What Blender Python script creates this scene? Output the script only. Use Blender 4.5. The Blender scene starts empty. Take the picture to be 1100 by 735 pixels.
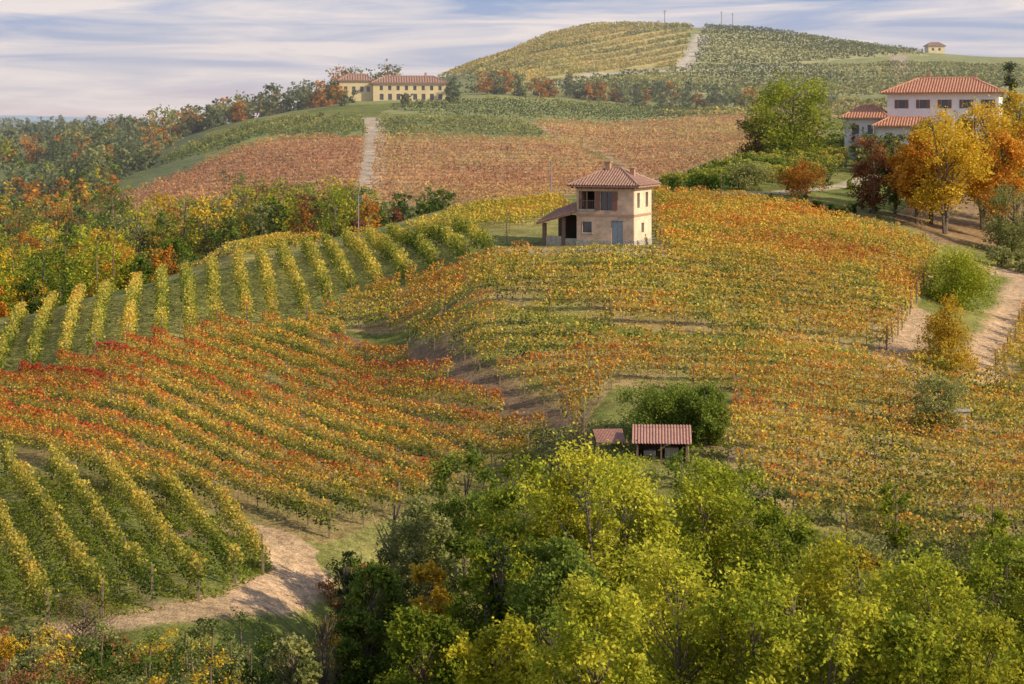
import bpy, math, numpy as np
from mathutils import Vector
rng=np.random.default_rng(11)
F=2139.0   # focal length in image pixels; u, v are image coordinates, viewpoint at origin
scene=bpy.context.scene
scene.view_settings.view_transform='Standard'
scene.view_settings.look='None'
scene.view_settings.exposure=0
# ------------------------------------------------------------------ terrain (profiles per image column: estimated distance, image pixel row)
def zz(v,Y): return (130.0-v)/F*Y
NEAR=[(3,-3.5),(10,-7),(20,-12),(30,-15.5),(45,-19)]
COLS={
0:[(60,860),(70,770),(78,725),(85,692),(92,640),(100,590),(110,535),(118,502),(135,450),(150,415),(165,375),(178,350),(190,343),(210,350),(230,352),(300,310),(400,255),(500,205),(600,172),(700,155),(900,145),(1300,136),(2000,133),(3500,127),(6000,124)],
130:[(60,860),(70,775),(78,725),(85,685),(92,640),(100,592),(110,540),(118,505),(127,470),(135,438),(150,395),(165,355),(185,318),(200,312),(220,318),(240,325),(300,295),(350,262),(400,233),(450,205),(480,195),(550,178),(620,160),(700,150),(900,143),(1300,134),(2000,133),(3500,129),(6000,127)],
270:[(60,900),(75,800),(85,720),(92,660),(98,625),(105,585),(112,550),(125,495),(138,445),(150,405),(165,365),(180,325),(200,290),(215,272),(235,272),(260,280),(300,270),(350,252),(400,225),(450,190),(500,160),(550,138),(590,128),(650,128),(800,135),(1300,133),(2000,133),(6000,131)],
400:[(60,980),(75,900),(85,830),(95,730),(105,620),(112,560),(125,505),(138,455),(150,415),(160,382),(170,345),(185,305),(200,278),(220,260),(240,248),(260,246),(290,254),(330,250),(370,242),(400,225),(450,187),(500,158),(550,133),(600,112),(630,107),(700,108),(800,112),(1000,120),(1300,125),(2000,133),(6000,131)],
530:[(60,1000),(75,920),(88,850),(98,760),(108,640),(115,565),(120,535),(130,475),(138,430),(145,390),(150,362),(160,322),(170,292),(182,270),(195,252),(210,240),(230,228),(260,216),(290,220),(350,228),(400,212),(450,190),(500,160),(550,135),(600,115),(640,103),(700,97),(770,84),(850,64),(900,65),(1100,100),(1300,115),(2000,130),(6000,131)],
600:[(60,1000),(75,920),(88,850),(98,760),(107,640),(114,540),(120,500),(130,455),(138,415),(145,382),(150,361),(160,320),(170,290),(181,268),(190,258),(205,242),(230,224),(265,211),(290,216),(350,225),(400,211),(450,190),(500,162),(550,140),(600,121),(640,110),(700,100),(770,80),(850,53),(920,36),(960,36),(1200,70),(1500,95),(2000,125),(6000,131)],
660:[(60,1000),(75,920),(88,850),(98,760),(106,640),(112,520),(118,480),(128,445),(138,405),(150,360),(160,318),(170,288),(180,266),(190,262),(198,252),(215,232),(240,215),(270,205),(300,212),(350,222),(400,210),(450,190),(500,165),(550,146),(600,128),(650,115),(700,103),(750,90),(800,74),(870,48),(930,29),(960,28),(1000,34),(1200,60),(1500,90),(2000,120),(6000,131)],
800:[(60,1000),(75,920),(88,850),(96,740),(103,600),(110,530),(118,488),(128,445),(138,405),(150,364),(160,325),(170,295),(182,270),(195,250),(215,227),(240,207),(260,194),(285,178),(300,172),(340,176),(400,178),(450,170),(500,157),(550,143),(600,130),(650,118),(700,105),(750,92),(800,76),(880,48),(940,33),(970,33),(1200,60),(1500,90),(2000,120),(6000,131)],
950:[(60,1000),(75,920),(86,850),(93,740),(98,640),(103,590),(112,540),(120,500),(130,450),(140,408),(150,372),(160,338),(170,310),(182,285),(195,266),(215,242),(235,224),(255,207),(280,187),(300,172),(330,160),(380,158),(450,150),(550,135),(650,112),(750,88),(850,64),(920,53),(960,53),(1200,75),(1500,95),(2000,120),(6000,131)],
1100:[(60,1000),(75,920),(86,850),(93,740),(98,650),(103,600),(112,550),(120,515),(130,468),(140,430),(150,398),(165,358),(182,320),(200,290),(220,262),(240,240),(260,215),(280,192),(300,175),(330,160),(380,152),(450,145),(550,128),(650,104),(750,84),(850,68),(950,62),(1000,63),(1200,80),(1500,97),(2000,120),(6000,131)]}
def pchip(x,y,xi):
    x=np.asarray(x,float); y=np.asarray(y,float)
    h=np.diff(x); s=(np.diff(y,axis=0).T/h).T
    m=np.zeros_like(y)
    for k in range(1,len(x)-1):
        a,b=s[k-1],s[k]; w1=2*h[k]+h[k-1]; w2=h[k]+2*h[k-1]
        with np.errstate(divide='ignore',invalid='ignore'):
            hm=(w1+w2)/(w1/a+w2/b)
        m[k]=np.where(a*b>0,hm,0)
    m[0]=s[0]; m[-1]=s[-1]
    i=np.clip(np.searchsorted(x,xi)-1,0,len(x)-2)
    t=(xi-x[i])/h[i]; hh=h[i]
    if y.ndim>1: t=t[:,None]; hh=hh[:,None]
    return (2*t**3-3*t**2+1)*y[i]+(t**3-2*t**2+t)*hh*m[i]+(-2*t**3+3*t**2)*y[i+1]+(t**3-t**2)*hh*m[i+1]
LY0,LY1,NLY=math.log(3),math.log(6000),1500
lyg=np.linspace(LY0,LY1,NLY)
us=sorted(COLS); rows_=[]
for u in us:
    pts=NEAR+[(Y,zz(v,Y)) for Y,v in COLS[u]]
    rows_.append(pchip([math.log(p[0]) for p in pts],[p[1] for p in pts],lyg))
us2=[-500]+us+[1600]; rows_=[rows_[0]]+rows_+[rows_[-1]]
NU=700; ug=np.linspace(-500,1600,NU)
HG=pchip(np.array(us2,float),np.array(rows_),ug)
k=np.exp(-np.linspace(-2,2,17)**2); k/=k.sum()
pad=np.pad(HG,((8,8),(0,0)),mode='edge')
HG=sum(k[i]*pad[i:i+NU] for i in range(17))
k2=np.exp(-np.linspace(-2,2,9)**2); k2/=k2.sum()
pad=np.pad(HG,((0,0),(4,4)),mode='edge')
HG=sum(k2[i]*pad[:,i:i+NLY] for i in range(9))
_lat=np.random.default_rng(3).random((256,256))
def vnoise(x,y):
    xi=np.floor(x).astype(int); yi=np.floor(y).astype(int); fx=x-xi; fy=y-yi
    fx=fx*fx*(3-2*fx); fy=fy*fy*(3-2*fy)
    g=lambda a,b:_lat[a%256,b%256]
    return (g(xi,yi)*(1-fx)+g(xi+1,yi)*fx)*(1-fy)+(g(xi,yi+1)*(1-fx)+g(xi+1,yi+1)*fx)*fy
def fbm(x,y,s,o=3):
    r=0;a=1;t=0
    for i in range(o):
        r=r+a*vnoise(x/s*2**i+17*i,y/s*2**i+31*i); t+=a; a*=.5
    return r/t
def H(x,y):
    x=np.asarray(x,float); y=np.maximum(np.asarray(y,float),3.0)
    u=np.clip(550+F*x/y,-500,1600); fu=(u+500)/2100*(NU-1); fy=(np.log(y)-LY0)/(LY1-LY0)*(NLY-1)
    iu=np.clip(fu.astype(int),0,NU-2); iy=np.clip(fy.astype(int),0,NLY-2); a=fu-iu; b=np.clip(fy-iy,0,1)
    z=(HG[iu,iy]*(1-a)+HG[iu+1,iy]*a)*(1-b)+(HG[iu,iy+1]*(1-a)+HG[iu+1,iy+1]*a)*b
    return z+(fbm(x,y,6)-.5)*.35
def bx(u,Y): return (u-550)/F*Y
_Ys=np.exp(np.linspace(math.log(62),math.log(3000),3000))
def loc(u,v,ymin=62,ymax=3000):
    Y=_Ys[(_Ys>=ymin)&(_Ys<ymax)]; d=H(bx(u,Y),Y)-zz(v,Y)
    w=np.nonzero(d>=0)[0]
    i=w[0] if len(w) else int(np.argmax(d/Y))
    return (bx(u,Y[i]),Y[i])
def wpoly(p,ymin=62): return np.array([loc(a,b,ymin,1050 if ymin>300 else 3000) for a,b in p])
def inpoly(x,y,P):
    x=np.asarray(x);ins=np.zeros(x.shape,bool); n=len(P)
    for i in range(n):
        x1,y1=P[i];x2,y2=P[(i+1)%n]
        if y1==y2: continue
        c=((y1>y)!=(y2>y))&(x<(x2-x1)*(y-y1)/(y2-y1)+x1)
        ins^=c
    return ins
def pdist(x,y,L):
    d=np.full(np.shape(x),1e9)
    for i in range(len(L)-1):
        ax,ay=L[i];bx_,by=L[i+1];dx,dy=bx_-ax,by-ay
        t=np.clip(((x-ax)*dx+(y-ay)*dy)/(dx*dx+dy*dy+1e-9),0,1)
        d=np.minimum(d,np.hypot(x-ax-t*dx,y-ay-t*dy))
    return d
# ------------------------------------------------------------------ materials
def newmat(name):
    m=bpy.data.materials.new(name); m.use_nodes=True; nt=m.node_tree; nt.nodes.clear()
    o=nt.nodes.new('ShaderNodeOutputMaterial'); return m,nt,o
def leafmat(name,tr=.35):
    m,nt,o=newmat(name); N=nt.nodes.new; L=nt.links.new
    a=N('ShaderNodeAttribute'); a.attribute_name='Col'
    d=N('ShaderNodeBsdfDiffuse'); t=N('ShaderNodeBsdfTranslucent')
    m1=N('ShaderNodeMixShader'); m1.inputs[0].default_value=tr
    L(a.outputs['Color'],d.inputs['Color']);L(a.outputs['Color'],t.inputs['Color'])
    L(d.outputs[0],m1.inputs[1]);L(t.outputs[0],m1.inputs[2]);L(m1.outputs[0],o.inputs[0])
    return m
def mat(name,c,rough=.85,ns=3.,var=.25,bump=.2,c2=None,metal=0):
    m,nt,o=newmat(name); N=nt.nodes.new; L=nt.links.new
    p=N('ShaderNodeBsdfPrincipled'); p.inputs['Roughness'].default_value=rough; p.inputs['Metallic'].default_value=metal
    tc=N('ShaderNodeTexCoord'); n=N('ShaderNodeTexNoise'); n.inputs['Scale'].default_value=ns; n.inputs['Detail'].default_value=6
    n.inputs['Roughness'].default_value=.65
    r=N('ShaderNodeValToRGB'); r.color_ramp.elements[0].position=.3; r.color_ramp.elements[1].position=.7
    lo=[x*(1-var) for x in c] if c2 is None else c2
    r.color_ramp.elements[0].color=(*lo,1); r.color_ramp.elements[1].color=(*[min(1,x*(1+var)) for x in c],1)
    b=N('ShaderNodeBump'); b.inputs['Strength'].default_value=bump; b.inputs['Distance'].default_value=.05
    L(tc.outputs['Object'],n.inputs['Vector']);L(n.outputs['Fac'],r.inputs[0]);L(r.outputs[0],p.inputs['Base Color'])
    L(n.outputs['Fac'],b.inputs['Height']);L(b.outputs[0],p.inputs['Normal']);L(p.outputs[0],o.inputs[0])
    return m
M_leaf=leafmat('leaf',.42); M_vine=leafmat('vine_leaf',.42)
M_bark=mat('bark',(.15,.115,.08),.9,8,.4,.5)
M_post=mat('post_wood',(.22,.17,.12),.9,6,.3,.3)
def groundmat():
    m,nt,o=newmat('ground'); N=nt.nodes.new; L=nt.links.new
    a=N('ShaderNodeAttribute'); a.attribute_name='Col'
    p=N('ShaderNodeBsdfPrincipled'); p.inputs['Roughness'].default_value=.95; p.inputs['Specular IOR Level'].default_value=.1
    tc=N('ShaderNodeTexCoord')
    prev=a.outputs['Color']
    for sc,lo,hi in((.25,.75,1.25),(2.2,.65,1.35),(9,.6,1.4)):
        n=N('ShaderNodeTexNoise'); n.inputs['Scale'].default_value=sc; n.inputs['Detail'].default_value=5
        mr=N('ShaderNodeMapRange'); mr.inputs[1].default_value=.3;mr.inputs[2].default_value=.7;mr.inputs[3].default_value=lo;mr.inputs[4].default_value=hi
        vm=N('ShaderNodeVectorMath'); vm.operation='SCALE'
        L(tc.outputs['Object'],n.inputs['Vector']);L(n.outputs['Fac'],mr.inputs[0]);L(prev,vm.inputs[0]);L(mr.outputs[0],vm.inputs['Scale']);prev=vm.outputs[0]
    b=N('ShaderNodeBump'); b.inputs['Strength'].default_value=.6; b.inputs['Distance'].default_value=.15
    L(n.outputs['Fac'],b.inputs['Height']);L(b.outputs[0],p.inputs['Normal'])
    L(prev,p.inputs['Base Color']);L(p.outputs[0],o.inputs[0]); return m
M_ground=groundmat()
# ------------------------------------------------------------------ mesh utils
def build(name,parts,mats,smooth=False,parent=None):
    V=[];Q=[];C=[];MI=[];n=0
    for p in parts:
        v,q,c,mi=p
        V.append(v);Q.append(q+n);n+=len(v)
        C.append(np.broadcast_to(c,(len(v),3)));MI.append(np.full(len(q),mi,np.int32))
    V=np.concatenate(V).astype(np.float32);Q=np.concatenate(Q).astype(np.int32);C=np.concatenate(C);MI=np.concatenate(MI)
    me=bpy.data.meshes.new(name); me.vertices.add(len(V)); me.vertices.foreach_set('co',V.ravel())
    me.loops.add(len(Q)*4); me.loops.foreach_set('vertex_index',Q.ravel())
    me.polygons.add(len(Q)); me.polygons.foreach_set('loop_start',np.arange(len(Q),dtype=np.int32)*4)
    try: me.polygons.foreach_set('loop_total',np.full(len(Q),4,np.int32))
    except Exception: pass
    for m in mats: me.materials.append(m)
    me.polygons.foreach_set('material_index',MI)
    me.polygons.foreach_set('use_smooth',np.full(len(Q),smooth,bool))
    ca=me.color_attributes.new('Col','FLOAT_COLOR','POINT')
    ca.data.foreach_set('color',np.concatenate([C,np.ones((len(C),1))],1).astype(np.float32).ravel())
    me.update(calc_edges=True); me.validate()
    ob=bpy.data.objects.new(name,me); scene.collection.objects.link(ob)
    if parent: ob.parent=parent
    return ob
def leaves(P,S,C,up=.3,el=.65,mi=0):
    n=len(P); S=np.broadcast_to(S,(n,))[:,None]
    nn=rng.normal(size=(n,3)); nn[:,2]=np.abs(nn[:,2])+up; nn/=np.linalg.norm(nn,axis=1)[:,None]
    a=rng.normal(size=(n,3)); a-=nn*(a*nn).sum(1)[:,None]; a/=np.linalg.norm(a,axis=1)[:,None]
    b=np.cross(nn,a)
    sv=S*rng.uniform(.7,1.3,(n,1))*.6
    V=np.stack([P+a*sv,P+b*sv*el,P-a*sv,P-b*sv*el],1).reshape(-1,3)
    Q=np.arange(4*n).reshape(n,4)
    return (V,Q,np.repeat(np.clip(C,0,.85),4,0),mi)
def tube(pts,rad,sides=6,c=(.1,.1,.1),mi=1):
    pts=np.asarray(pts,float); rad=np.asarray(rad,float); n=len(pts)
    d=np.gradient(pts,axis=0); d/=np.linalg.norm(d,axis=1)[:,None]+1e-9
    ref=np.where(np.abs(d[:,2:3])>.9,np.array([[1.,0,0]]),np.array([[0,0,1.]]))
    a=np.cross(d,ref);a/=np.linalg.norm(a,axis=1)[:,None]; b=np.cross(d,a)
    th=np.arange(sides)/sides*2*math.pi
    V=(pts[:,None]+rad[:,None,None]*(np.cos(th)[None,:,None]*a[:,None]+np.sin(th)[None,:,None]*b[:,None])).reshape(-1,3)
    i=np.arange(n-1)[:,None]*sides;j=np.arange(sides)[None];j2=(j+1)%sides
    Q=np.stack([i+j,i+j2,i+sides+j2,i+sides+j],-1).reshape(-1,4)
    return (V,Q,np.array(c),mi)
def prisms(P,hgt,r,c,mi=1):
    n=len(P); o=np.array([[-r,-r],[r,-r],[r,r],[-r,r]])
    V=np.zeros((n,8,3)); V[:,:4,:2]=P[:,None,:2]+o; V[:,4:,:2]=P[:,None,:2]+o*.8+rng.normal(size=(n,1,2))*.05
    V[:,:4,2]=P[:,2:3]-.15; V[:,4:,2]=P[:,2:3]+np.broadcast_to(hgt,(n,))[:,None]*rng.uniform(.9,1.05,(n,1))
    q=np.array([[0,1,5,4],[1,2,6,5],[2,3,7,6],[3,0,4,7],[4,5,6,7]])
    Q=(np.arange(n)[:,None,None]*8+q).reshape(-1,4)
    return (V.reshape(-1,3),Q,np.array(c),mi)
def ramp(cols,t):
    cols=np.array(cols); x=np.linspace(0,1,len(cols)); t=np.clip(t,0,1)
    return np.stack([np.interp(t,x,cols[:,i]) for i in range(3)],-1)
# ------------------------------------------------------------------ ground sheet
GRASS=np.array((.17,.19,.045)); DIRT=np.array((.50,.34,.21))
def P_(l,ymin=62): return [loc(a,b,ymin) for a,b in l]
FA=wpoly([(-90,515),(15,508),(140,530),(210,548),(262,566),(296,612),(240,643),(150,662),(60,682),(-90,705)])
FB=wpoly([(-90,428),(0,420),(100,394),(180,374),(245,358),(345,359),(430,394),(510,432),(594,468),(575,500),(500,530),(420,560),(350,585),(300,578),(262,552),(235,548),(180,552),(100,528),(0,500),(-90,480)])
FC=wpoly([(-90,368),(0,352),(60,334),(120,320),(180,303),(260,287),(330,273),(380,263),(430,256),(500,252),(545,264),(535,276),(480,292),(430,305),(375,320),(330,347),(250,350),(180,367),(100,387),(0,412),(-90,420)])
FD=wpoly([(175,298),(330,264),(460,244),(600,218),(612,232),(560,245),(500,249),(430,252),(380,258),(260,282)])
FE=wpoly([(340,352),(380,325),(430,310),(500,293),(560,280),(600,281),(615,285),(714,284),(706,262),(698,225),(700,214),(790,220),(880,236),(960,256),(1015,278),(985,330),(955,380),(700,357),(440,354)])
FF=wpoly([(425,367),(700,371),(960,395),(1000,405),(1110,422),(1200,440),(1200,600),(1100,600),(980,598),(880,585),(830,550),(785,510),(765,480),(785,455),(785,425),(660,415),(632,450),(615,475),(600,440),(520,408)])
FG=wpoly([(1068,408),(1100,345),(1200,320),(1200,410)])
FI=wpoly([(705,207),(760,190),(830,174),(892,162),(912,176),(890,194),(800,203),(760,209)])
far=[
 ([(70,240),(120,216),(200,187),(250,163),(300,150),(393,149),(386,205),(372,224),(240,218),(150,238)],380,'H1'),
 ([(404,149),(600,152),(640,168),(700,200),(600,210),(520,220),(398,217)],360,'H2'),
 ([(402,126),(560,132),(590,149),(406,147)],420,'H3'),
 ([(570,132),(800,128),(880,135),(880,150),(800,166),(710,196),(645,165),(600,150)],380,'H4'),
 ([(170,180),(185,166),(240,146),(310,128),(390,127),(394,146),(290,148),(235,162)],420,'H5'),
 ([(405,122),(450,112),(560,108),(640,114),(760,118),(800,125),(570,129)],520,'H6')]
back=[([(468,82),(530,58),(600,30),(640,22),(690,22),(745,22),(735,60),(726,72),(650,78),(560,90)],720,'K1'),
 ([(758,24),(800,28),(870,36),(960,48),(1000,60),(860,70),(745,68)],720,'K2'),
 ([(740,73),(860,74),(960,70),(1100,72),(1100,96),(900,104),(700,100),(650,90)],640,'K3'),
 ([(560,96),(650,82),(700,78),(730,74),(640,98)],640,'K4'),
 ([(700,125),(900,108),(1000,112),(900,128),(800,128)],520,'K5')]
far=[(wpoly(p,y),n) for p,y,n in far]; back=[(wpoly(p,y),n) for p,y,n in back]
tt=np.concatenate([np.linspace(-.8,-.3,60)[:-1],np.linspace(-.3,.3,440),np.linspace(.3,.8,60)[1:]])
yy=np.concatenate([np.exp(np.linspace(math.log(3),math.log(60),60))[:-1],np.exp(np.linspace(math.log(60),math.log(300),560)),np.exp(np.linspace(math.log(300),math.log(1100),330))[1:],np.exp(np.linspace(math.log(1100),math.log(5990),60))[1:]])
TT,YY=np.meshgrid(tt,yy,indexing='ij'); X=TT*YY; Z=H(X,YY)
n1=fbm(X,YY,14,4); n2=fbm(X+99,YY,2.5,2)
C=np.empty(X.shape+(3,)); C[:]=GRASS
C=C*(.75+.5*n1[...,None]); dry=np.clip((n1-.45)*4,0,1)[...,None]*.6; C=C*(1-dry)+np.array((.34,.27,.11))*dry
def paint(mask,col,a=1.):
    global C
    w=(np.asarray(mask,float)*a)[...,None]; C=C*(1-w)+np.array(col)*w
n3=np.clip((fbm(X+7,YY,5,3)-.4)*4,0,1)
paint(inpoly(X,YY,FA),(.17,.20,.05),.8); paint(inpoly(X,YY,FA)*n3,(.26,.20,.09),.35)
paint(inpoly(X,YY,FB),(.28,.20,.09),.8); paint(inpoly(X,YY,FB)*n3,(.17,.18,.05),.6)
paint(inpoly(X,YY,FC),(.29,.28,.08),.85)
paint(inpoly(X,YY,FD),(.42,.36,.11),.8)
for p in(FE,FF): paint(inpoly(X,YY,p),(.38,.27,.13),.85); paint(inpoly(X,YY,p)*n3,(.25,.25,.07),.7)
paint(inpoly(X,YY,FI),(.2,.22,.06),.8)
paint((X/YY<-.155)&(YY>400),(.15,.18,.07),.9)
fc={'H1':(.38,.22,.12),'H2':(.42,.27,.14),'H3':(.20,.22,.08),'H4':(.42,.28,.15),'H5':(.24,.26,.09),'H6':(.26,.28,.11),'K1':(.50,.41,.17),'K2':(.42,.39,.17),'K3':(.38,.37,.17),'K4':(.34,.36,.15),'K5':(.46,.36,.18)}
paint((YY>600)&(X/YY>-.155),(.28,.29,.11),.8)
for p,n in far+back: paint(inpoly(X,YY,p),fc[n],.95)
K1b=wpoly([(480,78),(600,36),(690,30),(660,45),(560,68)],720); paint(inpoly(X,YY,K1b),(.56,.42,.16),.7)
paint(YY>1150,(.24,.32,.34),.9); paint(YY>2500,(.34,.43,.55),1)  # distance haze painted into the far ground as bluish bands
def path(L,w,col,a=1,ymin=62,soft=.5):
    d=pdist(X,YY,P_(L,ymin))+(n2-.5)*w*.5
    paint(np.clip((w-d)/(soft*w)+.3,0,1),col,a)
path([(-60,700),(0,690),(130,668),(250,652),(330,618)],1.5,DIRT,.85)
pp=wpoly([(185,572),(262,556),(335,590),(350,625),(290,655),(225,662),(255,630),(290,612),(262,575),(200,578)])
paint(inpoly(X+(n2-.5)*1.5,YY+(n1-.5)*2,pp),DIRT,.9)
path([(350,360),(440,383),(520,412),(600,458),(612,485)],1.7,(.25,.16,.10),.9)
path([(640,480),(700,478),(760,480)],2.6,(.34,.24,.15),.9)
path([(600,470),(560,500)],2.5,(.3,.22,.12),.7)
path([(1010,284),(1080,291),(1110,300),(1090,340),(1052,405)],2.2,DIRT*1.1,.95)
path([(985,335),(965,385),(975,395)],2.0,DIRT*.9,.9)
path([(400,128),(404,150),(398,190),(388,222)],3.0,(.48,.38,.28),1,400)
path([(754,38),(744,60),(730,76)],4,(.55,.48,.38),1,720)
path([(590,92),(640,80),(720,76),(860,72)],4,(.55,.48,.37),.9,640)
path([(965,60),(970,90)],4,(.45,.35,.27),.9,640)
path([(715,212),(760,210),(830,207),(900,200),(940,190)],1.4,(.46,.38,.26),.9,200)
path([(560,268),(600,270),(705,272)],2.0,(.42,.34,.20),.8,160)
paint(inpoly(X,YY,wpoly([(960,235),(990,200),(1100,190),(1180,230),(1100,262),(1010,262)])),(.32,.20,.12),.8)
n=len(tt);m=len(yy)
V=np.stack([X,YY,Z],-1).reshape(-1,3)
i=np.arange(n-1)[:,None]*m;j=np.arange(m-1)[None]
Q=np.stack([i+j,i+m+j,i+m+j+1,i+j+1],-1).reshape(-1,4)
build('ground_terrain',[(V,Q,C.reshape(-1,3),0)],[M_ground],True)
# ------------------------------------------------------------------ vineyards
VINE=[(.06,.11,.025),(.17,.23,.04),(.42,.40,.075),(.74,.57,.11),(.76,.41,.08),(.64,.23,.055),(.52,.07,.045)]
PALE=[(.10,.14,.04),(.22,.25,.06),(.54,.45,.14),(.66,.48,.17),(.62,.34,.15),(.48,.22,.12)]  # distant vine ramp, lightened and muted to carry aerial haze in the colour
def vineyard(name,P,d,sp,h0,h1,wd,dens,ls,tb,tn,tr,th=.25,RP=VINE,posts=True,gap=.06,nscale=9,step=.5,seedoff=0,redleft=0):
    d=np.array(d,float);d/=np.linalg.norm(d);nn=np.array([-d[1],d[0]])
    s=P@d;q=P@nn
    qs=np.arange(q.min()+sp*.3,q.max(),sp); ss=np.arange(s.min(),s.max(),step)
    QQ,SS=np.meshgrid(qs,ss,indexing='ij')
    SS=SS+rng.uniform(0,4,(len(qs),1))-2
    QQ=QQ+(vnoise(SS/25,QQ)-.5)*.5
    x=SS*d[0]+QQ*nn[0];y=SS*d[1]+QQ*nn[1]
    ins=inpoly(x,y,P)
    rowid=np.broadcast_to(np.arange(len(qs))[:,None],x.shape)
    vig=vnoise(SS/1.1+seedoff,rowid*7.3)
    keep=ins&(vnoise(SS/1.7+50,rowid*3.1+9)>gap)
    xs=x[keep];ys=y[keep];vg=vig[keep];rid=rowid[keep]
    k=max(1,int(round(dens*step)))
    xs=np.repeat(xs,k);ys=np.repeat(ys,k);vg=np.repeat(vg,k);rid=np.repeat(rid,k)
    sel=rng.random(len(xs))<(.45+.75*vg); xs=xs[sel];ys=ys[sel];vg=vg[sel];rid=rid[sel]
    N=len(xs); rel=rng.beta(1.3,1.1,N)
    al=rng.uniform(-.5,.5,N)*step*1.1; ac=rng.normal(size=N)*wd*.33*(1.15-.5*rel)
    px=xs+d[0]*al+nn[0]*ac;py=ys+d[1]*al+nn[1]*ac
    hh=h0+(h1-h0)*rel*(.8+.35*vg)
    pz=H(px,py)+hh
    nz=fbm(px+seedoff*13,py,nscale,3); pl=vnoise(px/.9+5,py/.9)
    rr=_lat[rid%256,17]
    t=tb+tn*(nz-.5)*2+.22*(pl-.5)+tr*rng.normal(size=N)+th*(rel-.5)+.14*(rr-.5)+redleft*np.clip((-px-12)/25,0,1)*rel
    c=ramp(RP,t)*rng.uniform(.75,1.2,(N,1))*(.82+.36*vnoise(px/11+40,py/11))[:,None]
    parts=[leaves(np.stack([px,py,pz],1),ls,c,.2,.85)]
    if posts:
        e=ins.copy(); e[:,1:-1]=ins[:,1:-1]&(~ins[:,2:]|~ins[:,:-2])
        idx=np.zeros(x.shape,bool); st=int(round(5/step)); idx[:,::st]=True
        st2=max(1,int(round(1/step)))
        for mk,r,hg in ((ins&idx,.03,h1),(e,.05,h1+.1),(ins&(np.arange(x.shape[1])[None]%st2==0),.022,h0+.35)):
            X0=x[mk];Y0=y[mk]
            if len(X0): parts.append(prisms(np.stack([X0,Y0,H(X0,Y0)],1),hg,r,(0,0,0)))
    return build(name,parts,[M_vine,M_post])
vineyard('vineyard_rows',FA,(8.8,-22),2.45,.45,1.9,.75,260,.125,.25,.16,.08,.32)
vineyard('vineyard_rows',FB,(20,-23),3.0,.4,1.95,.65,175,.145,.42,.24,.09,.68,seedoff=3,nscale=10,redleft=.15)
vineyard('vineyard_rows',FC,(.17,-1),2.45,.35,1.9,.95,160,.16,.31,.18,.07,.25,seedoff=5)
vineyard('vineyard_rows',FD,(1,.42),2.5,.4,1.6,.7,80,.2,.42,.12,.07,.2,seedoff=6)
vineyard('vineyard_rows',FE,(1,-.08),2.6,.4,1.75,.75,130,.17,.47,.24,.11,.34,seedoff=8,nscale=7)
vineyard('vineyard_rows',FF,(1,-.08),3.0,.45,1.85,.65,160,.15,.42,.24,.10,.45,seedoff=9,nscale=7)
vineyard('vineyard_rows',FG,(.5,-1),2.5,.5,1.8,.7,150,.15,.42,.2,.08,.25)
vineyard('vineyard_rows',FI,(.35,-1),3.8,.2,2.1,1.1,130,.25,.15,.1,.05,.3,gap=0)
tb={'H1':(.80,.16),'H2':(.70,.22),'H3':(.12,.2),'H4':(.66,.22),'H5':(.08,.15),'H6':(.1,.15),'K1':(.30,.25),'K2':(.12,.2),'K3':(.14,.2),'K4':(.1,.15),'K5':(.3,.2)}
dr={'H1':(1,.15),'H2':(1,.05),'H3':(1,0),'H4':(1,-.15),'H5':(.35,1),'H6':(1,0),'K1':(1,1.3),'K2':(1,-.1),'K3':(1,0),'K4':(1,.2),'K5':(1,-.1)}
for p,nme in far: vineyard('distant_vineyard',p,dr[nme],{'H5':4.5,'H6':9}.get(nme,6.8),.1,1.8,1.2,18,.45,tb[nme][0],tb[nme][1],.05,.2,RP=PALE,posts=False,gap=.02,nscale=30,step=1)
for p,nme in back: vineyard('distant_vineyard',p,dr[nme],14 if nme!='K1' else 10,.2,2.2,1.6,15,.75,tb[nme][0],tb[nme][1],.04,.15,RP=PALE,posts=False,gap=.0,nscale=50,step=1.5)
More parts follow.
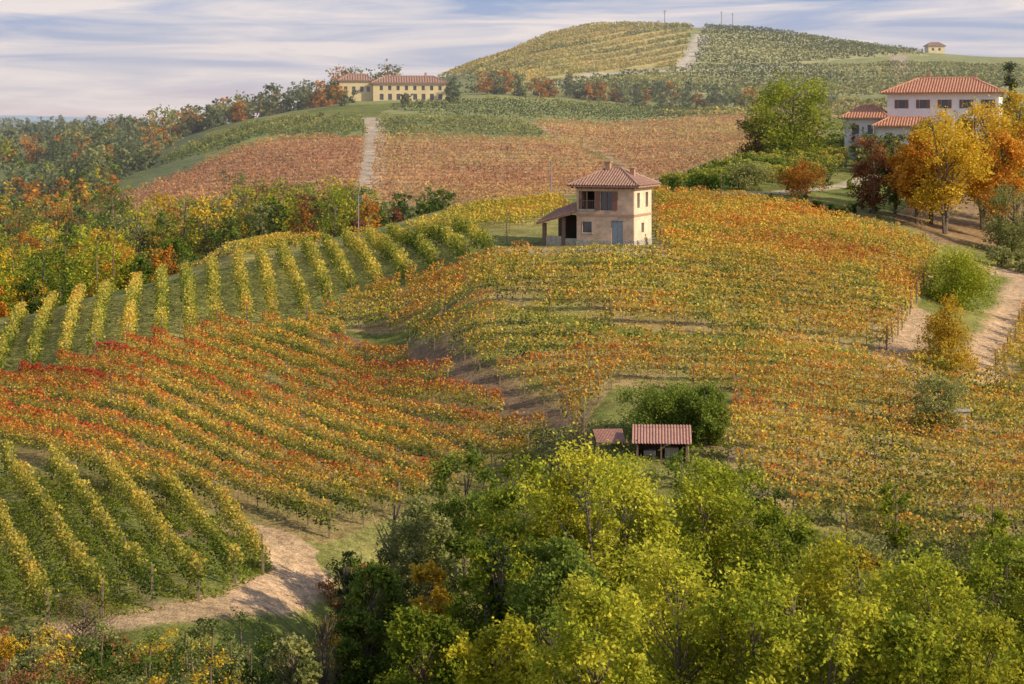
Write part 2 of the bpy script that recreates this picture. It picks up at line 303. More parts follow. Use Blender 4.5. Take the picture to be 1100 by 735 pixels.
# ------------------------------------------------------------------ trees
GREEN=[(.045,.08,.02),(.11,.165,.03),(.23,.29,.05)]
LIME=[(.16,.21,.025),(.38,.41,.04),(.66,.60,.07)]
GOLD=[(.26,.28,.03),(.56,.50,.04),(.78,.62,.07)]
YEL=[(.48,.33,.04),(.75,.50,.05),(.85,.62,.09)]
ORG=[(.36,.17,.04),(.62,.28,.04),(.75,.42,.06)]
RUST=[(.22,.09,.05),(.38,.17,.07),(.50,.25,.09)]
OLV=[(.15,.17,.06),(.28,.30,.10),(.42,.40,.15)]
DARK=[(.03,.05,.02),(.06,.09,.03),(.11,.15,.05)]
HAZE=[(.12,.16,.08),(.19,.23,.11),(.33,.33,.14)]  # far-tree ramp with aerial haze mixed into the leaf colours
def tree_parts(x,y,h,w,RP,n=6000,ls=.16,c0=.25,nc=26,shape='round',tr=None,limbs=True,tw=12,cr=.17,lean=0,tb=.5,stems=1,zoff=0):
    z=float(H(x,y))-.1+zoff; parts=[]; tr=tr or h*.018+.03
    lx=lean*h
    k=rng.uniform(-1,1,4)
    def axis(f,off=0):
        return np.array([x+lx*f**1.5+math.sin(f*4+k[0]*3)*.03*h*f+off*f*w*.5, y+math.cos(f*3+k[1]*3)*.02*h*f, z+f*h])
    for s in range(stems):
        off=0 if stems==1 else (s/(stems-1)-.5)*.7
        fs=np.linspace(0,.88,8); parts.append(tube([axis(f,off) for f in fs],tr/(stems**.5)*(1-fs*.85)*(1+.5*(fs==0)),7))
    zf=rng.random(nc*3)
    if shape=='round': pr=np.sqrt(np.clip(1-(2*zf-1)**2,0,1))*.85+.1; 
    elif shape=='cone': pr=(1-zf)**.8*.9+.08
    elif shape=='vase': pr=np.clip(.35+zf*.9,0,1)*np.sqrt(np.clip(1-zf**4,0,1))
    else: pr=np.ones_like(zf)*.8
    zf=zf[:nc];pr=pr[:nc]
    th=rng.uniform(0,2*math.pi,nc); rr=w/2*pr*rng.uniform(.25,1.,nc)**.6*rng.uniform(.75,1.12,nc)
    fz=c0+(1-c0)*zf*.93
    cen=np.array([axis(f) for f in fz]); cen[:,0]+=np.cos(th)*rr; cen[:,1]+=np.sin(th)*rr
    R=w*cr*rng.uniform(.65,1.35,nc)*(1.1-.35*zf)
    if limbs:
        for i in range(nc):
            f0=max(.12,fz[i]-.12-.5*rr[i]/h); a=axis(f0); b=cen[i]; mid=(a+b)/2; mid[2]-=.06*h*rng.random(); 
            tq=np.linspace(0,1,5)[:,None]; pts=(1-tq)**2*a+2*tq*(1-tq)*mid+tq**2*b
            parts.append(tube(pts,tr*.3*(1-np.linspace(0,.8,5)),4))
    wt=R**2; ci=rng.choice(nc,n,p=wt/wt.sum())
    D=rng.normal(size=(nc,tw,3)); D[...,2]=D[...,2]*.75+.15; D/=np.linalg.norm(D,axis=2)[...,None]; D*=rng.uniform(.7,1.45,(nc,tw,1))
    ti=rng.integers(0,tw,n); t=rng.random(n)**.6
    dv=D[ci,ti]*R[ci][:,None]*t[:,None]
    P=cen[ci]+dv+rng.normal(size=(n,3))*R[ci][:,None]*.17
    P[:,2]-=.18*R[ci]*t**2
    cb=rng.uniform(-.26,.26,nc); tc=rng.uniform(-.1,.1,(nc,tw))
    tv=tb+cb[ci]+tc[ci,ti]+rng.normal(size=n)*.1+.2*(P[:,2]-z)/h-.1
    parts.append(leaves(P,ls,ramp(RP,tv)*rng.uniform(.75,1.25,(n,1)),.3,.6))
    return parts
def tree(name,x,y,h,w,RP,**k): return build(name,tree_parts(x,y,h,w,RP,**k),[M_leaf,M_bark])
def T(name,u,vt,Y,wpx,RP,**k):
    x=bx(u,Y); h=zz(vt,Y)-float(H(x,Y)); return tree(name,x,Y,h,wpx/F*Y,RP,**k)
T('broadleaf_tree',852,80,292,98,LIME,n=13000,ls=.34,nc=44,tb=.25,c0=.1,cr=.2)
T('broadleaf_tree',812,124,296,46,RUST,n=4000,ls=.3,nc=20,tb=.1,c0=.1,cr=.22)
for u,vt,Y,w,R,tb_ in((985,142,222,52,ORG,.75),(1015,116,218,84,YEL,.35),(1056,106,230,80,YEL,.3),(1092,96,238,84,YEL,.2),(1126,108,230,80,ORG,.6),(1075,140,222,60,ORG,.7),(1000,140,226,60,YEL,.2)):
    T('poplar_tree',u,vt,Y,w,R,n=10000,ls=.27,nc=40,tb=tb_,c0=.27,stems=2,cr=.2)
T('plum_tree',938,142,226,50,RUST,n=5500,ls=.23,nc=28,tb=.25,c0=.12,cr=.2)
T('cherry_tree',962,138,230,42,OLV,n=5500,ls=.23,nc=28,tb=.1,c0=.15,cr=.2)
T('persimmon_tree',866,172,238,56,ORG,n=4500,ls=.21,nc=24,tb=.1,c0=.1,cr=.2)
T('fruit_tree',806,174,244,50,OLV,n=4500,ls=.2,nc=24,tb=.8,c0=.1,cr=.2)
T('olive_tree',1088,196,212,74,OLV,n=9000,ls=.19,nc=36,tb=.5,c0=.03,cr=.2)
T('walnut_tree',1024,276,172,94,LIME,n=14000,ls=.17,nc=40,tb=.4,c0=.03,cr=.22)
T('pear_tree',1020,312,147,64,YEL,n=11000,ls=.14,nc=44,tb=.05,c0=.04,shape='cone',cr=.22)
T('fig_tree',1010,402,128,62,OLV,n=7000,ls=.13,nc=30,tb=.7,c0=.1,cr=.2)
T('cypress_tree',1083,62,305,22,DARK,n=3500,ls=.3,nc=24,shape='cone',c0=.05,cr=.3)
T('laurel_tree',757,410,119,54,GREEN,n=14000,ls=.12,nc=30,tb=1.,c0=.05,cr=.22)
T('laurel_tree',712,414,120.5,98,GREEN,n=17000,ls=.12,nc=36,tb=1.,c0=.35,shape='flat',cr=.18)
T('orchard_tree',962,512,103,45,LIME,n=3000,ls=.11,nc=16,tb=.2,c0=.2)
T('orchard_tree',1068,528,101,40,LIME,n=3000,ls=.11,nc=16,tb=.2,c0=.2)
T('bare_tree',628,430,119,46,RUST,n=250,ls=.08,nc=30,tb=.1,c0=.2)
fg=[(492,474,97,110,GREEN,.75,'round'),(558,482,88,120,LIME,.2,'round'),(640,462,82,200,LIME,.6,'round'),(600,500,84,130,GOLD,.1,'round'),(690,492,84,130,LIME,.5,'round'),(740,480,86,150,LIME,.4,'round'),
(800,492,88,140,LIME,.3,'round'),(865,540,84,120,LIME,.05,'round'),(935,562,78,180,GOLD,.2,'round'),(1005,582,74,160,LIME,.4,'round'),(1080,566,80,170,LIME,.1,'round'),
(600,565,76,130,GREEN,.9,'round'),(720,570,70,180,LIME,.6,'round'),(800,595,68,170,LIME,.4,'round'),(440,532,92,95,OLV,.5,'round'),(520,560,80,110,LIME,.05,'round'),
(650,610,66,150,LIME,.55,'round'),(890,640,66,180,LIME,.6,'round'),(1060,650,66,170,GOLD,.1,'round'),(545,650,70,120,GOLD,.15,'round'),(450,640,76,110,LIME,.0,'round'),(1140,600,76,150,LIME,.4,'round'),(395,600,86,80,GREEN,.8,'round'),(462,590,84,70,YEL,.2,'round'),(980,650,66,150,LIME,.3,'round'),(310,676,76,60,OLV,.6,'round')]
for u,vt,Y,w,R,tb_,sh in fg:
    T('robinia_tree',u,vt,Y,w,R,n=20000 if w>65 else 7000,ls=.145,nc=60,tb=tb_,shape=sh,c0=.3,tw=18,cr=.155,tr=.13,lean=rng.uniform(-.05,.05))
for u,vt,Y,w in((545,545,79,26),(523,560,80,22),(375,575,88,24)):
    T('ivy_clad_trunk',u,vt,Y,w,DARK,n=8000,ls=.11,nc=60,shape='flat',c0=.03,cr=.35,tb=.5,tr=.2)
def mass(name,items,ls,n,**k):
    parts=[]
    for (x,y,h,w,R,tb_) in items: parts+=tree_parts(x,y,h,w,R,n=n,ls=ls,tb=tb_,limbs=False,**k)
    return build(name,parts,[M_leaf,M_bark])
it=[]
for i in range(130):
    Y=rng.uniform(70,104); u=rng.uniform(330,1200)
    if Y>93 and u<470: continue
    if Y>95 and u>820: continue
    it.append((bx(u,Y),Y,rng.uniform(2.0,4.5) if Y<94 else rng.uniform(1.8,3.2),rng.uniform(2,4),[GREEN,LIME,OLV,GOLD,LIME][rng.integers(5)],rng.uniform(.3,.8)))
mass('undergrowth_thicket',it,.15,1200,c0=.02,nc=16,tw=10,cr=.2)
it=[]
for i in range(46):
    Y=rng.uniform(101,113); u=rng.uniform(440,830)
    it.append((bx(u,Y),Y,rng.uniform(1.2,2.6),rng.uniform(1.5,3),[GREEN,LIME,OLV,GREEN,YEL][rng.integers(5)],rng.uniform(.2,.7)))
for i in range(30):
    Y=rng.uniform(97,102); u=rng.uniform(830,1180)
    it.append((bx(u,Y),Y,rng.uniform(1.,2.),rng.uniform(1.5,3),[GREEN,LIME,OLV,OLV,YEL][rng.integers(5)],rng.uniform(.3,.9)))
for i in range(22):
    Y=rng.uniform(93,104); u=rng.uniform(352,450)
    it.append((bx(u,Y),Y,rng.uniform(1.,2.2),rng.uniform(1.5,3),[GREEN,RUST,OLV,OLV,YEL][rng.integers(5)],rng.uniform(.3,.9)))
mass('bank_shrubs',it,.12,1200,c0=.02,nc=14,tw=10,cr=.2)
it=[]
for i in range(100):
    u=rng.uniform(-60,380); Y=rng.uniform(68,81)+max(0,(u-180))*.05
    it.append((bx(u,Y),Y,rng.uniform(1.,2.3)*(1+.5*(u>200)),rng.uniform(1.5,3),[GREEN,OLV,YEL,OLV,GREEN,OLV,RUST][rng.integers(7)],rng.uniform(.1,.6)))
mass('roadside_shrubs',it,.1,1000,c0=.02,nc=12,tw=10,cr=.2)
T('yellow_shrub',5,680,78,50,YEL,n=2500,ls=.1,nc=14,tb=.6,c0=.1)
T('bare_shrub',90,630,80,85,RUST,n=1500,ls=.06,nc=90,tb=.2,c0=.1,tw=14)
T('bare_shrub',350,640,84,60,RUST,n=1200,ls=.06,nc=80,tb=.2,c0=.1,tw=14)
T('bare_shrub',425,520,100,70,RUST,n=600,ls=.07,nc=70,tb=.3,c0=.1,tw=14)
def scatter(name,specs,ls,n,**k):
    it=[]
    for (u0,u1,Y0,Y1,cnt,h0,h1,pal) in specs:
        for i in range(cnt):
            u=rng.uniform(u0,u1);Y=rng.uniform(Y0,Y1);h=rng.uniform(h0,h1); R,t=pal[rng.integers(len(pal))]
            it.append((bx(u,Y),Y,h,h*rng.uniform(.6,1.0),R,t+rng.uniform(-.15,.15)))
    return mass(name,it,ls,n,**k)
MX=[(GREEN,.7),(LIME,.4),(OLV,.5),(LIME,.2),(ORG,.4),(GOLD,.2),(YEL,.3),(GREEN,.4)]
GR=[(GREEN,.6),(GREEN,.9),(OLV,.3),(GREEN,.2),(OLV,.5),(LIME,.1),(RUST,.3)]
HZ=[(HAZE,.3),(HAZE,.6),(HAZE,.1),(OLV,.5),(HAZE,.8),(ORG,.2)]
scatter('valley_woodland',[(-120,130,222,300,60,6,10,MX),(100,190,222,250,8,4,7,MX),(-120,60,205,225,16,4,7,MX)],.3,1300,c0=.08,nc=22,tw=8,cr=.2)
scatter('valley_woodland',[(140,400,300,360,85,5,10,GR+MX[3:7]),(380,480,300,345,18,3,6,GR),(-150,140,300,400,60,6,10,MX)],.42,700,c0=.05,nc=16,tw=8,cr=.22)
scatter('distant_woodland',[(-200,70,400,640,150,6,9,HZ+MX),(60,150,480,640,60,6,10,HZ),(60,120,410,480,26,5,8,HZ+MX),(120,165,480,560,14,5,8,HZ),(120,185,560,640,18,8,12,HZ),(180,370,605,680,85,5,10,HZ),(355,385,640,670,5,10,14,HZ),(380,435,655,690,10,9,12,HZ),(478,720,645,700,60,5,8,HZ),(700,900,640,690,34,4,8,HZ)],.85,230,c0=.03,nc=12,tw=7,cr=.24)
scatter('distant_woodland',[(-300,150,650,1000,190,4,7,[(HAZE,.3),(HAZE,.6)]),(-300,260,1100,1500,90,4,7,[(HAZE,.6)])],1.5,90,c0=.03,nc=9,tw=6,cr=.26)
scatter('garden_trees',[(900,960,300,330,8,3,6,GR),(1040,1140,312,340,12,7,10,[(YEL,.4),(ORG,.5),(GREEN,.8)]),(1085,1180,250,290,8,6,9,[(ORG,.3),(YEL,.3),(LIME,.5)]),(925,985,278,290,10,3,5,[(GREEN,.6),(ORG,.5),(OLV,.5)]),(985,1090,276,290,14,5.5,8,[(YEL,.2),(ORG,.5),(OLV,.5),(YEL,.4)])],.3,1200,c0=.08,nc=20,tw=8,cr=.2)
scatter('hedge_shrubs',[(890,960,255,262,7,1.2,2,GR),(820,985,216,232,22,.8,1.6,GR),(1060,1130,192,205,8,1.5,3,[(OLV,.5)]),(225,262,420,440,4,3,5,GR)],.2,500,c0=.03,nc=10,tw=8,cr=.25)
def tufts(name,P,cnt,hh,RP,tbv):
    mn=P.min(0);mx=P.max(0); x=rng.uniform(mn[0],mx[0],cnt*2);y=rng.uniform(mn[1],mx[1],cnt*2); k=inpoly(x,y,P)&(fbm(x,y,3)>.42); x=x[k][:cnt];y=y[k][:cnt]
    z=H(x,y)+hh*.4
    build(name,[leaves(np.stack([x,y,z],1),hh,ramp(RP,tbv+rng.normal(size=len(x))*.2)*rng.uniform(.7,1.2,(len(x),1)),.0,.35)],[M_leaf])
tufts('grass_tufts',FA,20000,.16,LIME,.15); tufts('grass_tufts',FB,18000,.18,OLV,.5); tufts('grass_tufts',FF,18000,.2,OLV,.6)
tufts('grass_tufts',wpoly([(560,470),(780,470),(780,500),(1180,560),(1180,620),(900,610),(790,560),(560,520)]),24000,.28,OLV,.6)
# ------------------------------------------------------------------ buildings
M_wall=mat('plaster_tan',(.56,.40,.29),.9,1.3,.28,.3); M_wall2=mat('plaster_cream',(.68,.55,.40),.9,2,.2,.2)
M_white=mat('plaster_white',(.82,.80,.80),.85,1.2,.05,.1); M_yel=mat('plaster_yellow',(.66,.53,.30),.9,.6,.12,.1)
M_tile=mat('clay_tile',(.36,.21,.155),.85,5,.5,.4); M_tileo=mat('clay_tile_orange',(.52,.25,.15),.85,3,.4,.4)
M_dark=mat('interior_dark',(.05,.035,.03),.9,2,.1,0); M_shut=mat('shutter_brown',(.20,.10,.07),.6,8,.2,.1)  # interior_dark: near-black colour stands in for shade in rooms and porch
M_blue=mat('door_blue_grey',(.26,.30,.36),.6,6,.15,.1); M_glass=mat('window_glass',(.06,.07,.09),.1,3,.1,0)
M_stone=mat('stone',(.38,.34,.29),.9,4,.35,.6); M_brick=mat('brick_band',(.42,.25,.17),.9,9,.3,.3); M_wood=mat('old_wood',(.17,.11,.08),.85,7,.3,.3)
M_rust=mat('corrugated_rust',(.40,.21,.16),.7,5,.35,.2); M_metal=mat('mast_metal',(.25,.23,.23),.5,5,.1,0)
Q6=np.array([[0,3,2,1],[4,5,6,7],[0,1,5,4],[1,2,6,5],[2,3,7,6],[3,0,4,7]])
def box(a,b):
    x0,y0,z0=a;x1,y1,z1=b
    return (np.array([[x0,y0,z0],[x1,y0,z0],[x1,y1,z0],[x0,y1,z0],[x0,y0,z1],[x1,y0,z1],[x1,y1,z1],[x0,y1,z1]],float),Q6,np.zeros(3),0)
def empty(name,x,y,rot,z=None):
    e=bpy.data.objects.new(name,None); scene.collection.objects.link(e)
    e.location=(x,y,float(H(x,y)) if z is None else z); e.rotation_euler=(0,0,rot); e.empty_display_size=1; return e
def part(par,name,parts,m): return build(name,parts,[m],False,par)
def wall(axis,at,a0,a1,z0,z1,th,ops):
    xs=sorted({a0,a1}|{o[0] for o in ops}|{o[1] for o in ops}); zs=sorted({z0,z1}|{o[2] for o in ops}|{o[3] for o in ops})
    r=[]
    for i in range(len(xs)-1):
        for j in range(len(zs)-1):
            cx=(xs[i]+xs[i+1])/2;cz=(zs[j]+zs[j+1])/2
            if any(o[0]<cx<o[1] and o[2]<cz<o[3] for o in ops): continue
            if axis=='x': r.append(box((xs[i],min(at,at+th),zs[j]),(xs[i+1],max(at,at+th),zs[j+1])))
            else: r.append(box((min(at,at+th),xs[i],zs[j]),(max(at,at+th),xs[i+1],zs[j+1])))
    return r
def hip_roof(W,D,ze,rise,ridge,o,tr=.09,sp=.27,cx=0,cy=0):
    a=W/2+o;b=D/2+o;r=ridge/2
    v=np.array([[-a,-b,ze],[a,-b,ze],[a,b,ze],[-a,b,ze],[-r,0,ze+rise],[r,0,ze+rise],[-a,-b,ze-.14],[a,-b,ze-.14],[a,b,ze-.14],[-a,b,ze-.14]],float)
    ps=[]
    ps.append((v[[0,1,5,4]],np.array([[0,1,2,3]])))
    ps.append((v[[2,3,4,5]],np.array([[0,1,2,3]])))
    m1=(v[1]+v[2])/2;m2=(v[3]+v[0])/2
    ps.append((np.array([v[1],m1,v[5],v[5]*.5+v[1]*.5]),np.array([[0,1,2,3]])));ps.append((np.array([m1,v[2],v[5]*.5+v[2]*.5,v[5]]),np.array([[0,1,2,3]])))
    ps.append((np.array([v[3],m2,v[4],v[4]*.5+v[3]*.5]),np.array([[0,1,2,3]])));ps.append((np.array([m2,v[0],v[4]*.5+v[0]*.5,v[4]]),np.array([[0,1,2,3]])))
    ps.append((v[6:10],np.array([[0,3,2,1]])))
    for i in range(4): 
        j=(i+1)%4; ps.append((v[[i,6+i,6+j,j]],np.array([[0,1,2,3]])))
    out=[(p,qq,np.zeros(3),0) for p,qq in ps]
    for s in(-1,1):
        for x in np.arange(-a+.12,a,sp):
            f=1. if abs(x)<=r else (a-abs(x))/(a-r+1e-6)
            if f<.04: continue
            out.append(tube([[x,s*b*1.01,ze+.02],[x,s*b*(1-f),ze+rise*f+.02]],[tr,tr],6,mi=0))
        for y in np.arange(-b+.12,b,sp):
            f=1-abs(y)/b
            if f<.04: continue
            out.append(tube([[s*a*1.01,y,ze+.02],[s*(a-(a-r)*f),y,ze+rise*f+.02]],[tr,tr],6,mi=0))
        for s2 in(-1,1): out.append(tube([[s*a,s2*b,ze+.04],[s*r,0,ze+rise+.04]],[tr*1.3,tr*1.3],6,mi=0))
    if r>.05: out.append(tube([[-r,0,ze+rise+.05],[r,0,ze+rise+.05]],[tr*1.4]*2,6,mi=0))
    for k in range(len(out)):
        p=out[k]; p0=p[0].copy(); p0[:,0]+=cx;p0[:,1]+=cy; out[k]=(p0,)+p[1:]
    return out
# --- main stone house
hx,hy=bx(660,185),185.0
hz=zz(264,182)
house=empty('vineyard_house',hx,hy,math.radians(-21),hz)
W=D=5.5;Hh=5.45;a=W/2
front=[(-2.55,-1.0,3.3,4.95),(-.45,.65,3.2,4.95),(-2.2,-1.3,1.15,2.15),(.6,1.7,0,2.25)]
part(house,'front_wall',wall('x',-a,-a,a,-2,Hh,.35,front),M_wall)
side=[(-1.7,-.9,3.4,4.8),(.9,1.7,3.4,4.8),(-.4,.4,1.1,2.0)]
part(house,'side_wall',wall('y',a-.002,-a+.352,a-.352,-2,Hh,-.35,side),M_wall2)
part(house,'rear_wall',[box((-a,a-.35,-2),(a,a,Hh))],M_wall2); part(house,'left_wall',[box((-a+.002,-a+.352,-2),(-a+.35,a-.352,Hh))],M_wall)
part(house,'floors',[box((-a+.36,-a+.36,2.6),(a-.36,a-.36,2.8)),box((-a+.36,-.6,0),(a-.36,-.4,Hh-.1))],M_dark)  # slab and partition behind the openings, coloured near-black as room shade
part(house,'string_course',[box((-a-.05,-a-.05,2.62),(a+.05,-a-.003,2.85)),box((a+.003,-a-.003,2.62),(a+.05,a,2.85)),box((-a-.04,-a-.04,Hh-.3),(a+.04,-a-.003,Hh-.02))],M_brick)
part(house,'stone_plinth',[box((-a-.05,-a-.05,-2),(.58,-a-.003,.45)),box((1.72,-a-.05,-2),(a+.05,-a-.003,.45)),box((a+.003,-a-.003,-2),(a+.05,a,.45))],M_stone)
part(house,'window_glass',[box((-.4,-a+.2,3.22),(.6,-a+.23,4.93)),box((-2.18,-a+.2,1.17),(-1.32,-a+.23,2.13)),box((a-.25,-1.68,3.42),(a-.22,-.92,4.78)),box((a-.25,.92,3.42),(a-.22,1.68,4.78)),box((a-.25,-.38,1.12),(a-.22,.38,1.98))],M_glass)
part(house,'shutters',[box((-.95,-a-.06,3.2),(-.47,-a-.006,4.95)),box((.67,-a-.06,3.2),(1.2,-a-.006,4.95)),box((.08,-a+.12,3.2),(.14,-a+.19,4.95)),box((-2.28,-a-.05,1.1),(-2.21,-a-.006,2.2))],M_shut)
part(house,'door',[box((.62,-a+.12,0.01),(1.14,-a+.17,2.22)),box((1.16,-a+.12,0.01),(1.68,-a+.17,2.22))],M_blue)
part(house,'lintels_and_sills',[box((.45,-a-.07,2.27),(1.85,-a-.006,2.42)),box((-2.35,-a-.1,1.0),(-1.15,-a-.006,1.13)),box((-2.7,-a-.12,3.14),(-.98,-a-.006,3.27)),box((.4,-a-.6,-.15),(1.9,-a-.055,0))],M_stone)
part(house,'loggia_railing',[box((-2.55,-a+.05,4.05),(-1.0,-a+.1,4.12))]+[box((x,-a+.06,3.3),(x+.05,-a+.09,4.05)) for x in np.arange(-2.5,-1.05,.2)]+[box((-1.85,-a+.03,3.3),(-1.72,-a+.14,4.95))],M_wood)
part(house,'roof',hip_roof(W,D,Hh+.02,1.55,1.2,.68),M_tile)
part(house,'eaves_rafters',[box((x,-a-.6,Hh-.24),(x+.1,-a-.06,Hh-.13)) for x in np.arange(-a-.4,a+.5,.45)],M_wood)
part(house,'chimneys',[box((-.75,-.6,6.2),(-.25,-.1,7.55)),box((1.7,-.6,6.0),(2.1,-.2,7.0)),box((-.85,-.7,7.55),(-.15,0,7.65)),box((1.6,-.7,7.0),(2.2,-.1,7.08))],M_brick)
px0=-a-.02;px1=-6.2;yf=-a+.2;yb=a-.6
sl=np.array([[px0,yf-.5,3.05],[px1-.4,yf-.5,1.95],[px1-.4,yb+.3,2.9],[px0,yb+.3,4.3]]); rf=[(np.concatenate([sl,sl-[0,0,.16]]),Q6,np.zeros(3),0)]
for y_ in np.arange(0,1.001,.06): 
    p0=sl[0]*(1-y_)+sl[3]*y_;p1=sl[1]*(1-y_)+sl[2]*y_; rf.append(tube([p0+[0,0,.03],p1+[-.04,0,.02]],[.1,.1],6,mi=0))
part(house,'porch_roof',rf,M_tile)
part(house,'porch_posts',[box((x,yf,-2),(x+.32,yf+.32,z)) for x,z in((px1,1.95),(px1+1.9,2.45))]+[box((px1,yb-.3,-2),(px1+.28,yb,2.65))],M_wood)
part(house,'porch_low_wall',[box((px1+.34,yf+.05,-2),(px1+1.88,yf+.23,.75)),box((px1+2.24,yf+.05,-2),(px0,yf+.23,.55))],M_stone)
part(house,'porch_back_wall',[box((px1,yb+.01,-2),(px0,yb+.2,2.5))],M_dark)  # porch shade put into this wall's near-black colour
# --- white villa
vx,vy=bx(1022,300),304.; villa=empty('white_villa',vx,vy,math.radians(-18),zz(150,300))
WV,DV,HV=16.5,9.,7.
ops=[(x,x+1.,4.7,6.0) for x in(-6.6,-3.4,-.2,3.0,6.2)]+[(x,x+1.,1.2,2.8) for x in(-6.6,-3.4,-.2,3.0)]
part(villa,'front_wall',wall('x',-DV/2,-WV/2,WV/2,-3,HV,.4,ops),M_white)
part(villa,'other_walls',[box((-WV/2,-DV/2+.402,-3),(-WV/2+.4,DV/2,HV)),box((WV/2-.4,-DV/2+.402,-3),(WV/2,DV/2,HV)),box((-WV/2+.41,DV/2-.4,-3),(WV/2-.41,DV/2,HV))],M_white)
part(villa,'windows',[box((o[0],-DV/2+.2,o[2]),(o[1],-DV/2+.25,o[3])) for o in ops],M_glass)
part(villa,'shutters',[box((xx,-DV/2-.07,o[2]),(xx+.5,-DV/2-.01,o[3])) for o in ops for xx in(o[0]-.52,o[1]+.02)],M_shut)
part(villa,'roof',hip_roof(WV,DV,HV+.02,2.3,8,.9,.12,.42),M_tileo)
part(villa,'chimney',[box((-3,.5,8.4),(-2.3,1.2,10.2)),box((4,.5,8.4),(4.6,1.1,10.))],M_brick)
part(villa,'wing_walls',[box((-14.5,-6,-3),(-8.3,1,3.2)),box((-9.2,-9,-3),(-1,-4.52,2.))],M_white)
part(villa,'wing_roof',hip_roof(6.5,7.2,3.22,1.9,2,.6,.12,.42,cx=-11.4,cy=-2.5),M_tileo)
part(villa,'veranda_roof',hip_roof(8.6,4.6,2.02,1.3,5,.5,.12,.42,cx=-5.1,cy=-7.1),M_tileo)
part(villa,'wing_windows',[box((-13.4,-6.03,.8),(-12.3,-6.005,2.2)),box((-11,-6.03,.8),(-10,-6.005,2.2))],M_glass)
# --- farmhouse
fx,fy=bx(425,622),622.; farm=empty('farmhouse',fx,fy,math.radians(4),zz(109,622))
ops=[(x,x+1.,3.4,4.8) for x in np.arange(-5,14,2.6)]+[(x,x+1.2,.4,2.3) for x in np.arange(-5,14,2.6)]
part(farm,'main_wall',wall('x',-4,-7,15.5,-3,5.6,.4,ops),M_yel)
part(farm,'end_walls',[box((-7,-3.59,-3),(-6.6,4,5.6)),box((15.1,-3.59,-3),(15.5,4,5.6)),box((-6.59,3.6,-3),(15.09,4,5.6)),box((-17.5,-2,-3),(-7.01,4,6.4))],M_yel)
part(farm,'windows',[box((o[0],-3.8,o[2]),(o[1],-3.7,o[3])) for o in ops]+[box((x,-2.04,3),(x+1,-2.005,4.6)) for x in(-16,-13.5,-11,-9)],M_glass)
part(farm,'main_roof',hip_roof(22.5,8,5.62,2.2,15,.7,.2,.8,cx=4.25),M_tile)
part(farm,'left_roof',hip_roof(10.5,6,6.42,2.0,5,.6,.2,.8,cx=-12.25,cy=1),M_tile)
part(farm,'chimneys',[box((0,-.3,7),(.7,.4,9)),box((9,-.3,7),(9.7,.4,9))],M_brick)
scatter('farmyard_trees',[(366,380,600,612,3,4,6,HZ),(425,440,600,610,2,3,4,HZ),(470,490,605,625,4,4,7,HZ)],.6,350,c0=.03,nc=12,tw=7,cr=.24)
def cottage(name,u,v,Y,w,d,h,rot,wm,rm):
    e=empty(name,bx(u,Y),Y,rot,zz(v,Y))
    part(e,'walls',wall('x',-d/2,-w/2,w/2,-3,h,.3,[(-w*.3,-w*.15,h*.4,h*.75),(w*.1,w*.25,h*.4,h*.75)])+[box((-w/2,-d/2+.302,-3),(w/2,d/2,h))],wm)
    part(e,'window_glass',[box((-w*.3,-d/2+.27,h*.4),(-w*.15,-d/2+.298,h*.75)),box((w*.1,-d/2+.27,h*.4),(w*.25,-d/2+.298,h*.75))],M_glass)
    part(e,'roof',hip_roof(w,d,h+.02,1.8,w*.5,.5,.15,.6),rm)
cottage('hilltop_cottage',1004,58,948,8,6,3.6,.1,M_yel,M_tile)
# --- hut
hut=empty('corrugated_roof_hut',bx(711,116),116.,math.radians(-4)); hut.scale=(.88,.88,.85)
part(hut,'back_wall',[box((-1.7,1.2,-.5),(1.7,1.35,1.9))],M_wood); part(hut,'side_walls',[box((-1.7,-.9,-.5),(-1.6,1.19,1.3)),box((1.6,-.9,-.5),(1.7,1.19,1.3))],M_wood)
xs=np.linspace(-1.95,1.95,80); zc=.035*np.sin(xs*2*math.pi/.2)
Vt=np.concatenate([np.stack([xs,np.full(80,-1.25),1.15+zc],1),np.stack([xs,np.full(80,1.6),2.0+zc],1)])
Qt=np.array([[i,i+1,81+i,80+i] for i in range(79)])
part(hut,'corrugated_roof',[(Vt,Qt,np.zeros(3),0)],M_rust)
part(hut,'front_posts',[box((x,-1.1,-.5),(x+.1,-1.0,1.12)) for x in(-1.65,-.1,1.55)],M_wood)
part(hut,'stored_crates',[box((-1.2,-.3,-.2),(-.4,.4,.5)),box((.2,-.2,-.2),(1.1,.5,.7))],M_stone)
hut2=empty('lean_to_shelter',bx(655,117.5),117.5,math.radians(8)); hut2.scale=(.9,.9,.7)
part(hut2,'roof',[(Vt*np.array([.5,.5,1])-np.array([0,0,.35]),Qt,np.zeros(3),0)],M_rust)
part(hut2,'posts',[box((x,y,-.5),(x+.08,y+.08,.75 if y<0 else 1.4)) for x in(-.9,.8) for y in(-.55,.6)],M_wood)
well=empty('stone_water_tank',bx(1017,130),130.,.15)
part(well,'stone_walls',wall('x',-.8,-1.1,1.1,-1,1.15,.3,[(-.35,.35,.0,.8)])+[box((-1.1,-.498,-1),(1.1,.8,1.15))],M_stone); part(well,'slab',[box((-1.25,-.95,1.152),(1.25,.95,1.3))],M_stone)
def mast(name,u,Y,h,arm=0,r=.22):
    x=bx(u,Y); z=float(H(x,Y)); p=[tube([[x,Y,z-1],[x,Y,z+h]],[r,r*.7],8,mi=0)]
    if arm: p+=[tube([[x-arm,Y,z+h*.93],[x+arm,Y,z+h*.93]],[r*.5]*2,5,mi=0),tube([[x-arm*.6,Y,z+h*.82],[x+arm*.6,Y,z+h*.82]],[r*.4]*2,5,mi=0)]
    build(name,p,[M_metal])
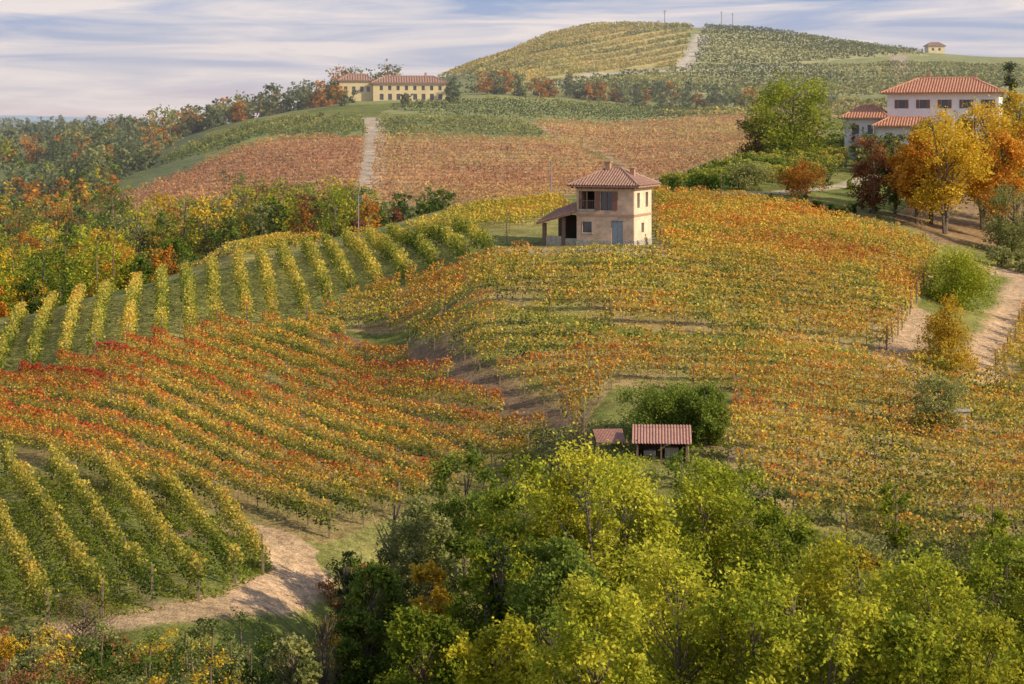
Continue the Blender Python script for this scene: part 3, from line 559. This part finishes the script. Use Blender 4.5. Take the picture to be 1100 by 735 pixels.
mast('radio_mast',714,945,8,1.1); mast('radio_mast',775,950,8.5,.6); mast('radio_mast',787,950,8,.6)
mast('utility_pole',592,300,6.5,.0,.11); mast('utility_pole',385,262,5,.4,.1); mast('utility_pole',938,290,6,.3,.1)
# ------------------------------------------------------------------ haze (real air between the hills)
hz_m,nt,o=newmat('morning_haze'); vs=nt.nodes.new('ShaderNodeVolumeScatter'); vs.inputs['Color'].default_value=(.98,.94,.96,1); vs.inputs['Density'].default_value=.0003; vs.inputs['Anisotropy'].default_value=.2
nt.links.new(vs.outputs[0],o.inputs['Volume'])
b=box((-450,250,-60),(450,1300,52)); ho=build('atmospheric_haze',[b],[hz_m])
# ------------------------------------------------------------------ camera, light, sky
cam=bpy.data.cameras.new('camera'); co=bpy.data.objects.new('camera',cam); scene.collection.objects.link(co); scene.camera=co
cam.sensor_width=36; cam.lens=F/1100*36; cam.shift_y=-(367.5-130)/1100; cam.clip_start=1; cam.clip_end=12000
co.location=(0,0,0); co.rotation_euler=(math.radians(90),0,0)
EL=math.radians(28); az=math.atan2(.88,-.40)
sd=Vector((math.sin(az)*math.cos(EL),math.cos(az)*math.cos(EL),math.sin(EL)))
sl_=bpy.data.lights.new('sun','SUN'); sl_.energy=5.0; sl_.angle=math.radians(.5); sl_.color=(1,.84,.60)
so=bpy.data.objects.new('sun',sl_); scene.collection.objects.link(so); so.rotation_euler=(-sd).to_track_quat('-Z','Y').to_euler()
BS=.15
w=bpy.data.worlds.new('World'); scene.world=w; w.use_nodes=True; nt=w.node_tree; nt.nodes.clear(); N=nt.nodes.new;L=nt.links.new
out=N('ShaderNodeOutputWorld'); bg=N('ShaderNodeBackground'); bg.inputs[1].default_value=BS
sky=N('ShaderNodeTexSky'); sky.sky_type='NISHITA'; sky.sun_disc=False; sky.sun_elevation=EL; sky.sun_rotation=az
tc=N('ShaderNodeTexCoord'); sep=N('ShaderNodeSeparateXYZ'); L(tc.outputs['Generated'],sep.inputs[0])
mp=N('ShaderNodeMapping'); mp.inputs['Scale'].default_value=(9,9,95); mp.inputs['Location'].default_value=(3.3,0,1.7); mp.inputs['Rotation'].default_value=(0,math.radians(2.5),0)
L(tc.outputs['Generated'],mp.inputs[0])
no=N('ShaderNodeTexNoise'); no.inputs['Scale'].default_value=1.0; no.inputs['Detail'].default_value=8; no.inputs['Roughness'].default_value=.55; no.inputs['Distortion'].default_value=.5
L(mp.outputs[0],no.inputs['Vector'])
gr=N('ShaderNodeValToRGB'); e=gr.color_ramp.elements; e[0].position=0; e[0].color=(.78,.60,.60,1); e[1].position=1; e[1].color=(.24,.38,.66,1)
x=e.new(.35);x.color=(.55,.55,.68,1)
mz=N('ShaderNodeMapRange'); mz.inputs[1].default_value=0;mz.inputs[2].default_value=.068; L(sep.outputs[2],mz.inputs[0]);L(mz.outputs[0],gr.inputs[0])
cr_=N('ShaderNodeMapRange'); cr_.inputs[1].default_value=.38;cr_.inputs[2].default_value=.62; L(no.outputs['Fac'],cr_.inputs[0])
mx=N('ShaderNodeMix'); mx.data_type='RGBA'; L(cr_.outputs[0],mx.inputs[0]); L(gr.outputs[0],mx.inputs[6]); mx.inputs[7].default_value=(.92,.81,.79,1)
sc=N('ShaderNodeVectorMath'); sc.operation='SCALE'; sc.inputs['Scale'].default_value=1/BS; L(mx.outputs[2],sc.inputs[0])
mk=N('ShaderNodeMapRange'); mk.inputs[1].default_value=.08;mk.inputs[2].default_value=.35;mk.inputs[3].default_value=.95;mk.inputs[4].default_value=.35; L(sep.outputs[2],mk.inputs[0])
m2=N('ShaderNodeMix'); m2.data_type='RGBA'; L(mk.outputs[0],m2.inputs[0]); L(sky.outputs[0],m2.inputs[6]); L(sc.outputs[0],m2.inputs[7])
L(m2.outputs[2],bg.inputs[0]);L(bg.outputs[0],out.inputs[0])
